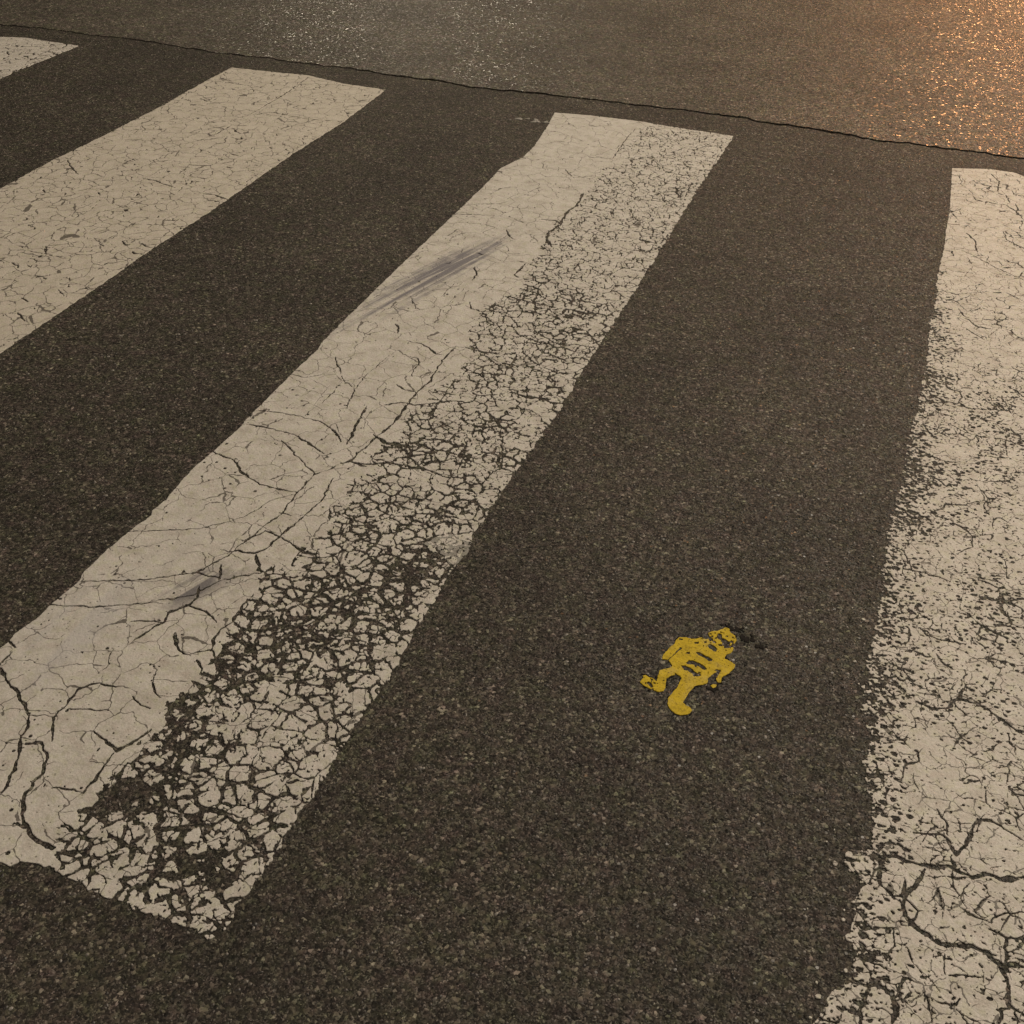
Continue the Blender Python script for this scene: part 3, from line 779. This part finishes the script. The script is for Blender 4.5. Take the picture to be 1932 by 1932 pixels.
# pits
pw = (0.20+0.62*rag+0.30*np.clip((3.1-GY)/0.7, 0, 1)*(1-0.55*nearC))*(0.5+fbm(GX, GY, 102, 0.10, 2))*np.clip((3.7-GY)/0.7, 0.15, 1)
sx = GX+(fbm(GX, GY, 103, 0.008, 2)-0.5)*0.006; sy = GY+(fbm(GX, GY, 104, 0.008, 2)-0.5)*0.006
d, _, cid = voro(sx*0.75, sy, 105, 0.0115)
F = np.minimum(F, d-0.0062*np.clip(pw*1.25-cid*0.9, 0, 0.75))
d, _, cid = voro(sx*0.8+.3, sy, 106, 0.0065)
F = np.minimum(F, d-0.0036*np.clip(pw*1.15-cid*0.9, 0, 0.7))
F = np.minimum(F, (fbm(GX, GY, 107, 0.009, 3)-0.13-0.34*np.clip(pw-0.25, 0, .75))*0.03)
# cracks
w1x = GX+(fbm(GX, GY, 108, 0.04, 3)-0.5)*0.035; w1y = GY+(fbm(GX, GY, 109, 0.04, 3)-0.5)*0.035
_, e, cid = voro(w1x, w1y, 110, 0.085)
F = np.minimum(F, e-0.0080*(1-0.8*nearC)*(fbm(GX, GY, 112, 0.05, 3)-0.46))
_, e, cid = voro(w1x, w1y, 113, 0.034)
F = np.minimum(F, e-(0.0065-0.003*nearC)*(fbm(GX, GY, 114, 0.05, 3)-0.52))
CC = [(2, 2, [(1110, 1150), (1120, 1060), (1125, 990), (1200, 985), (1290, 1020), (1390, 1045), (1500, 1040), (1560, 1070), (1640, 1105), (1720, 1090), (1800, 1115), (1932, 1110)], 7),
      (2, 2, [(1370, 1060), (1330, 1130), (1270, 1200), (1240, 1260), (1260, 1330), (1350, 1410), (1480, 1490), (1630, 1490), (1720, 1530), (1800, 1600), (1830, 1700), (1840, 1830), (1932, 1880)], 7),
      (2, 2, [(1110, 1150), (1180, 1200), (1240, 1260)], 5), (2, 2, [(960, 1690), (1050, 1720), (1100, 1700), (1180, 1770), (1210, 1830), (1190, 1932)], 7), (2, 2, [(1050, 1720), (1015, 1830), (1000, 1932)], 7),
      (2, 2, [(1210, 1780), (1230, 1720), (1260, 1680), (1340, 1700)], 6), (2, 2, [(1800, 1610), (1860, 1600), (1932, 1610)], 8), (2, 2, [(1730, 1400), (1830, 1450), (1840, 1560), (1810, 1610)], 6),
      (2, 2, [(1830, 1450), (1932, 1430)], 5), (2, 2, [(1300, 850), (1400, 865), (1470, 865), (1500, 900), (1550, 980), (1620, 890), (1650, 800), (1740, 785), (1850, 850), (1932, 900)], 5.5),
      (2, 2, [(1440, 720), (1490, 790), (1500, 870)], 5), (2, 2, [(1330, 110), (1410, 150), (1490, 150), (1560, 90), (1700, 140), (1770, 190), (1830, 235), (1932, 300)], 6),
      (2, 2, [(1560, 90), (1600, 20), (1650, 10)], 6), (2, 2, [(1230, 560), (1250, 480), (1340, 450), (1330, 390)], 3.5), (2, 2, [(1430, 1810), (1530, 1830), (1570, 1780)], 4),
      (2, 2, [(1850, 590), (1870, 630), (1932, 640)], 7), (2, 2, [(1470, 1530), (1480, 1650), (1590, 1660), (1700, 1670)], 2.6), (2, 2, [(1190, 1390), (1200, 1500), (1150, 1560)], 3.4), (2, 2, [(1000, 1400), (1100, 1390), (1190, 1395)], 3.6),
      (2, 2, [(1060, 1590), (1110, 1600), (1160, 1640)], 3), (2, 2, [(1540, 1850), (1640, 1910), (1680, 1932)], 3), (2, 2, [(1790, 1932), (1800, 1850), (1850, 1840)], 6),
      (2, 2, [(1430, 1240), (1480, 1290), (1470, 1340)], 2.4), (2, 2, [(1540, 1260), (1620, 1310), (1740, 1360), (1830, 1310), (1932, 1300)], 3), (2, 2, [(1590, 570), (1680, 560)], 5),
      (2, 1, [(1500, 470), (1600, 520), (1700, 545), (1800, 555), (1860, 570), (1932, 600)], 3.2), (2, 1, [(1330, 355), (1480, 350), (1640, 385), (1760, 390), (1870, 400)], 3), (2, 1, [(1270, 1300), (1360, 1310), (1450, 1340), (1520, 1365)], 3.4),
      (2, 1, [(1370, 490), (1420, 540)], 6), (2, 1, [(1410, 975), (1450, 1000), (1510, 1012)], 4), (2, 1, [(1340, 1620), (1380, 1670), (1500, 1700), (1600, 1720)], 4), (2, 1, [(1430, 1770), (1480, 1830), (1530, 1860)], 5),
      (2, 1, [(1660, 1670), (1700, 1620), (1800, 1615), (1932, 1620)], 3), (2, 1, [(1790, 1480), (1810, 1540), (1830, 1560)], 7), (2, 1, [(1800, 1490), (1860, 1470), (1932, 1460)], 5), (2, 1, [(1730, 1790), (1830, 1820), (1932, 1840)], 3),
      (2, 0, [(1745, 985), (1790, 1030), (1780, 1085)], 5), (2, 0, [(1635, 1108), (1660, 1135), (1760, 1155), (1830, 1165), (1880, 1195), (1932, 1245)], 4), (2, 0, [(1600, 1320), (1650, 1360), (1670, 1430)], 5),
      (2, 0, [(1540, 1410), (1630, 1440), (1700, 1480), (1800, 1530), (1932, 1590)], 3), (2, 0, [(1810, 1310), (1830, 1360), (1932, 1410)], 3.4), (2, 0, [(1440, 1640), (1550, 1670), (1700, 1655), (1830, 1660), (1932, 1710)], 3.4),
      (2, 0, [(1560, 1750), (1600, 1800), (1740, 1815), (1932, 1808)], 3), (2, 0, [(1600, 1860), (1660, 1900), (1720, 1932)], 3), (2, 0, [(1590, 1250), (1760, 1245), (1932, 1255)], 2), (2, 0, [(1830, 1110), (1850, 1150)], 5)]
F = np.minimum(F, crack_field(x, y, CC, 121, 0.00040))
_, e, cid = voro(0.8*w1x+0.2*sx+.7, 0.8*w1y+0.2*sy, 119, 0.048)
F = np.minimum(F, e-0.0007*nearC-0.0045*(0.2+0.8*nearC)*(fbm(GX, GY, 120, 0.035, 3)-0.52))
_, e, cid = voro(0.6*w1x+0.4*sx, 0.6*w1y+0.4*sy, 117, 0.021)
F = np.minimum(F, e-0.0040*(fbm(GX, GY, 118, 0.04, 3)-0.53)*np.clip((3.6-GY)/0.8, 0.2, 1))
# loose specks left outside the ragged edge
d, _, cid = voro(GX, GY, 125, 0.020)
spk = 0.0045*np.clip(cid-0.80, 0, 1)*5*np.clip(1+u/0.05, 0, 1)*np.clip(-u/0.004, 0, 1)*np.clip((2.2-GY)/0.4, 0, 1)-d
F = np.where(u < 0, np.maximum(F, spk+(fbm(GX, GY, 126, 0.006, 2)-0.5)*0.006), F)
build_paint(rootC, x, y, F, M_C, THICK, ('paint_sheet', 'paint_flake', 'paint_crumbs'), 300, 3e-6)

# ------------------------------------------------------------------ the small yellow walking figure
def Z(pts): return ground([(1168.0+a/7.2, 1152.2+b/7.2) for a, b in pts])
FIG = [(1210, 310), (1260, 285), (1330, 280), (1400, 260), (1440, 235), (1500, 250), (1510, 300), (1580, 350), (1590, 410), (1550, 470), (1555, 530), (1520, 580),
       (1460, 600), (1430, 640), (1440, 660), (1500, 690), (1575, 740), (1560, 790), (1480, 860), (1400, 910), (1380, 980), (1340, 980), (1312, 930), (1360, 870), (1388, 808),
       (1350, 815), (1300, 850), (1235, 900), (1200, 930), (1200, 990), (1130, 1010), (1030, 1025), (960, 1100), (900, 1200), (860, 1250), (900, 1290), (960, 1320), (990, 1360), (940, 1415), (840, 1425), (760, 1400),
       (690, 1340), (655, 1270), (660, 1210), (720, 1130), (780, 1060), (830, 960), (845, 920), (830, 890), (780, 870), (700, 890), (640, 930), (630, 1050), (600, 1100), (540, 1112),
       (460, 1085), (370, 1040), (275, 975), (330, 920), (322, 880), (360, 880), (400, 910), (450, 920), (510, 970), (530, 880), (550, 820), (600, 800), (700, 780), (720, 750),
       (690, 700), (660, 675), (590, 660), (600, 610), (690, 500), (750, 460), (770, 410), (820, 365), (900, 370), (1000, 390), (1060, 385), (1110, 370), (1150, 385), (1180, 400), (1230, 370)]
HOLES = [[(655, 690), (720, 630), (800, 560), (860, 515), (830, 508), (780, 550), (740, 605), (680, 655)],
         [(1045, 570), (1090, 568), (1180, 620), (1270, 665), (1255, 692), (1215, 690), (1170, 650), (1080, 610)],
         [(905, 715), (940, 685), (1000, 685), (1090, 720), (1150, 755), (1192, 800), (1150, 812), (1080, 762), (1000, 740), (930, 735)],
         [(845, 755), (890, 750), (980, 790), (1050, 850), (1115, 880), (1100, 897), (1040, 902), (980, 850), (880, 795)],
         [(1200, 490), (1240, 460), (1290, 485), (1335, 530), (1310, 562), (1280, 552), (1230, 520)],
         [(1325, 345), (1390, 330), (1398, 385), (1375, 405), (1340, 385)], [(1395, 455), (1440, 412), (1512, 432), (1490, 490), (1430, 505)],
         [(1190, 350), (1250, 360), (1260, 410), (1235, 420)], [(370, 985), (400, 970), (440, 990), (460, 1040), (430, 1050)],
         [(1150, 425), (1180, 415), (1190, 440), (1160, 448)], [(1020, 435), (1080, 432), (1075, 455), (1030, 458)], [(910, 568), (960, 568), (950, 592), (920, 590)],
         [(1250, 345), (1280, 345), (1278, 370), (1255, 368)], [(810, 385), (870, 390), (860, 408), (815, 402)]]
fg = Z(FIG)
rootY = tag(empty('walking_figure_decal', (*fg.mean(0), 0)), 'small worn yellow figure in mid stride stuck on the bare asphalt between two white stripes', 'street decal')
x = np.arange(fg[:, 0].min()-.01, fg[:, 0].max()+.01, .0007); y = np.arange(fg[:, 1].min()-.015, fg[:, 1].max()+.01, .0008)
GX, GY = np.meshgrid(x, y)
F = inside(x, y, [tuple(p) for p in fg])+(fbm(GX, GY, 131, .006, 3)-.5)*.0022
for hl in HOLES:
    F = np.minimum(F, -inside(x, y, [tuple(p) for p in Z(hl)])-0.0004+(fbm(GX, GY, 132, .005, 3)-.5)*.0022)
wearY = blobs(GX, GY, [(1168+1380/7.2, 1152.2+400/7.2, .028, .026, .34), (1168+1290/7.2, 1152.2+850/7.2, .014, .014, .30), (1168+1000/7.2, 1152.2+780/7.2, .03, .02, .16), (1168+400/7.2, 1152.2+980/7.2, .02, .02, .2)])
F = np.minimum(F, (fbm(GX, GY, 133, .0055, 3)-.17-wearY)*.012)
isl = Z([(1240, 1025), (1280, 1005), (1330, 1015), (1310, 1045), (1275, 1060)])
F = np.maximum(F, inside(x, y, [tuple(p) for p in isl])+(fbm(GX, GY, 134, .005, 3)-.5)*.002)
build_paint(rootY, x, y, F, M_YEL, 0.0014, ('figure_sheet', 'figure_fragment', 'figure_crumbs'), 12, 1.5e-6)

# dark sticky residue round its head and the lost arm
def residue_mat():
    t = NT('tar_residue'); t.l.new(t.ramp(t.noise(400, 3), [(0.3, (0.008, 0.0073, 0.0065)), (0.7, (0.022, 0.0195, 0.017))]), t.b.inputs['Base Color'])
    t.b.inputs['Roughness'].default_value = 0.9; t.b.inputs['Specular IOR Level'].default_value = 0.1; return t.m
x = np.arange(fg[:, 0].min()-.03, fg[:, 0].max()+.07, .0012); y = np.arange(fg[:, 1].min()-.03, fg[:, 1].max()+.04, .0013)
GX, GY = np.meshgrid(x, y)
W = np.maximum(blobs(GX, GY, [(1383, 1184, .030, .014, .54), (1412, 1206, .018, .018, .60), (1434, 1220, .016, .014, .60), (1345, 1300, .016, .014, .50), (1352, 1282, .012, .012, .46), (1330, 1192, .012, .008, .42)]),
               0.40*np.clip(1-np.abs(inside(x, y, [tuple(p) for p in fg])+0.002)/0.006, 0, 1))
F = (W*1.10-0.6*fbm(GX, GY, 141, .009, 2)-0.4*fbm(GX, GY, 142, .0035, 2))*.01
build_paint(rootY, x, y, F, residue_mat(), 0.0011, ('adhesive_residue', 'adhesive_residue', 'residue_crumbs'), 8, 2e-6)

# ------------------------------------------------------------------ street lamps beyond the picture, and the added fill lamp
def lathe(prof, seg=14):
    V, Fc = [], []
    for r, z in prof:
        for k in range(seg):
            a = 2*math.pi*k/seg; V.append((r*math.cos(a), r*math.sin(a), z))
    for i in range(len(prof)-1):
        for k in range(seg):
            Fc.append((i*seg+k, i*seg+(k+1) % seg, (i+1)*seg+(k+1) % seg, (i+1)*seg+k))
    Fc.append(tuple(range(seg))[::-1]); Fc.append(tuple(range((len(prof)-1)*seg, len(prof)*seg)))
    return V, Fc
def metal():
    t = NT('lamp_metal'); t.l.new(t.ramp(t.noise(12, 4), [(0.3, (0.10, 0.10, 0.10)), (0.7, (0.16, 0.16, 0.155))]), t.b.inputs['Base Color'])
    t.b.inputs['Roughness'].default_value = 0.5; t.b.inputs['Metallic'].default_value = 0.6; return t.m
M_METAL = metal()
WORDS = {'near': 'street lamp with a warm white lantern nearest the crossing', 'sodium': 'street lamp with an orange sodium lantern down the road',
         'white': 'street lamp with a pale lantern across the road on the left', 'back_fill': 'unseen fill lamp added behind the crossing'}
for (lx_, ly_, lz_, watts, colr, key) in LAMPS:
    side = 1 if lx_ > 0 else -1
    r_ = tag(empty('street_lamp', (lx_+side*1.6, ly_, 0)), WORDS[key], 'street lamp', 'street lamps')
    V, Fc = lathe([(0.16, 0), (0.16, 0.25), (0.095, 0.3), (0.06, lz_+0.25)])
    mesh_obj('pole', [(v[0]+lx_+side*1.6, v[1]+ly_, v[2]) for v in V], Fc, M_METAL, r_, True)
    V, Fc = lathe([(0.035, 0), (0.035, 1.7)])
    mesh_obj('arm', [(lx_+side*1.6-side*v[2], ly_+v[0], lz_+0.2+v[1]) for v in V], Fc, M_METAL, r_, True)
    V, Fc = lathe([(0.02, 0.30), (0.16, 0.26), (0.22, 0.14), (0.23, 0.10)])
    mesh_obj('lantern_hood', [(v[0]*1.6+lx_, v[1]+ly_, v[2]+lz_) for v in V], Fc, M_METAL, r_, True)
    ld = bpy.data.lights.new('lantern_light', 'SPOT'); ld.energy = watts; ld.color = colr
    ld.shadow_soft_size = 0.14; ld.spot_size = R(165); ld.spot_blend = 0.4
    lo = bpy.data.objects.new('lantern_light', ld); col.objects.link(lo); lo.location = (lx_, ly_, lz_)
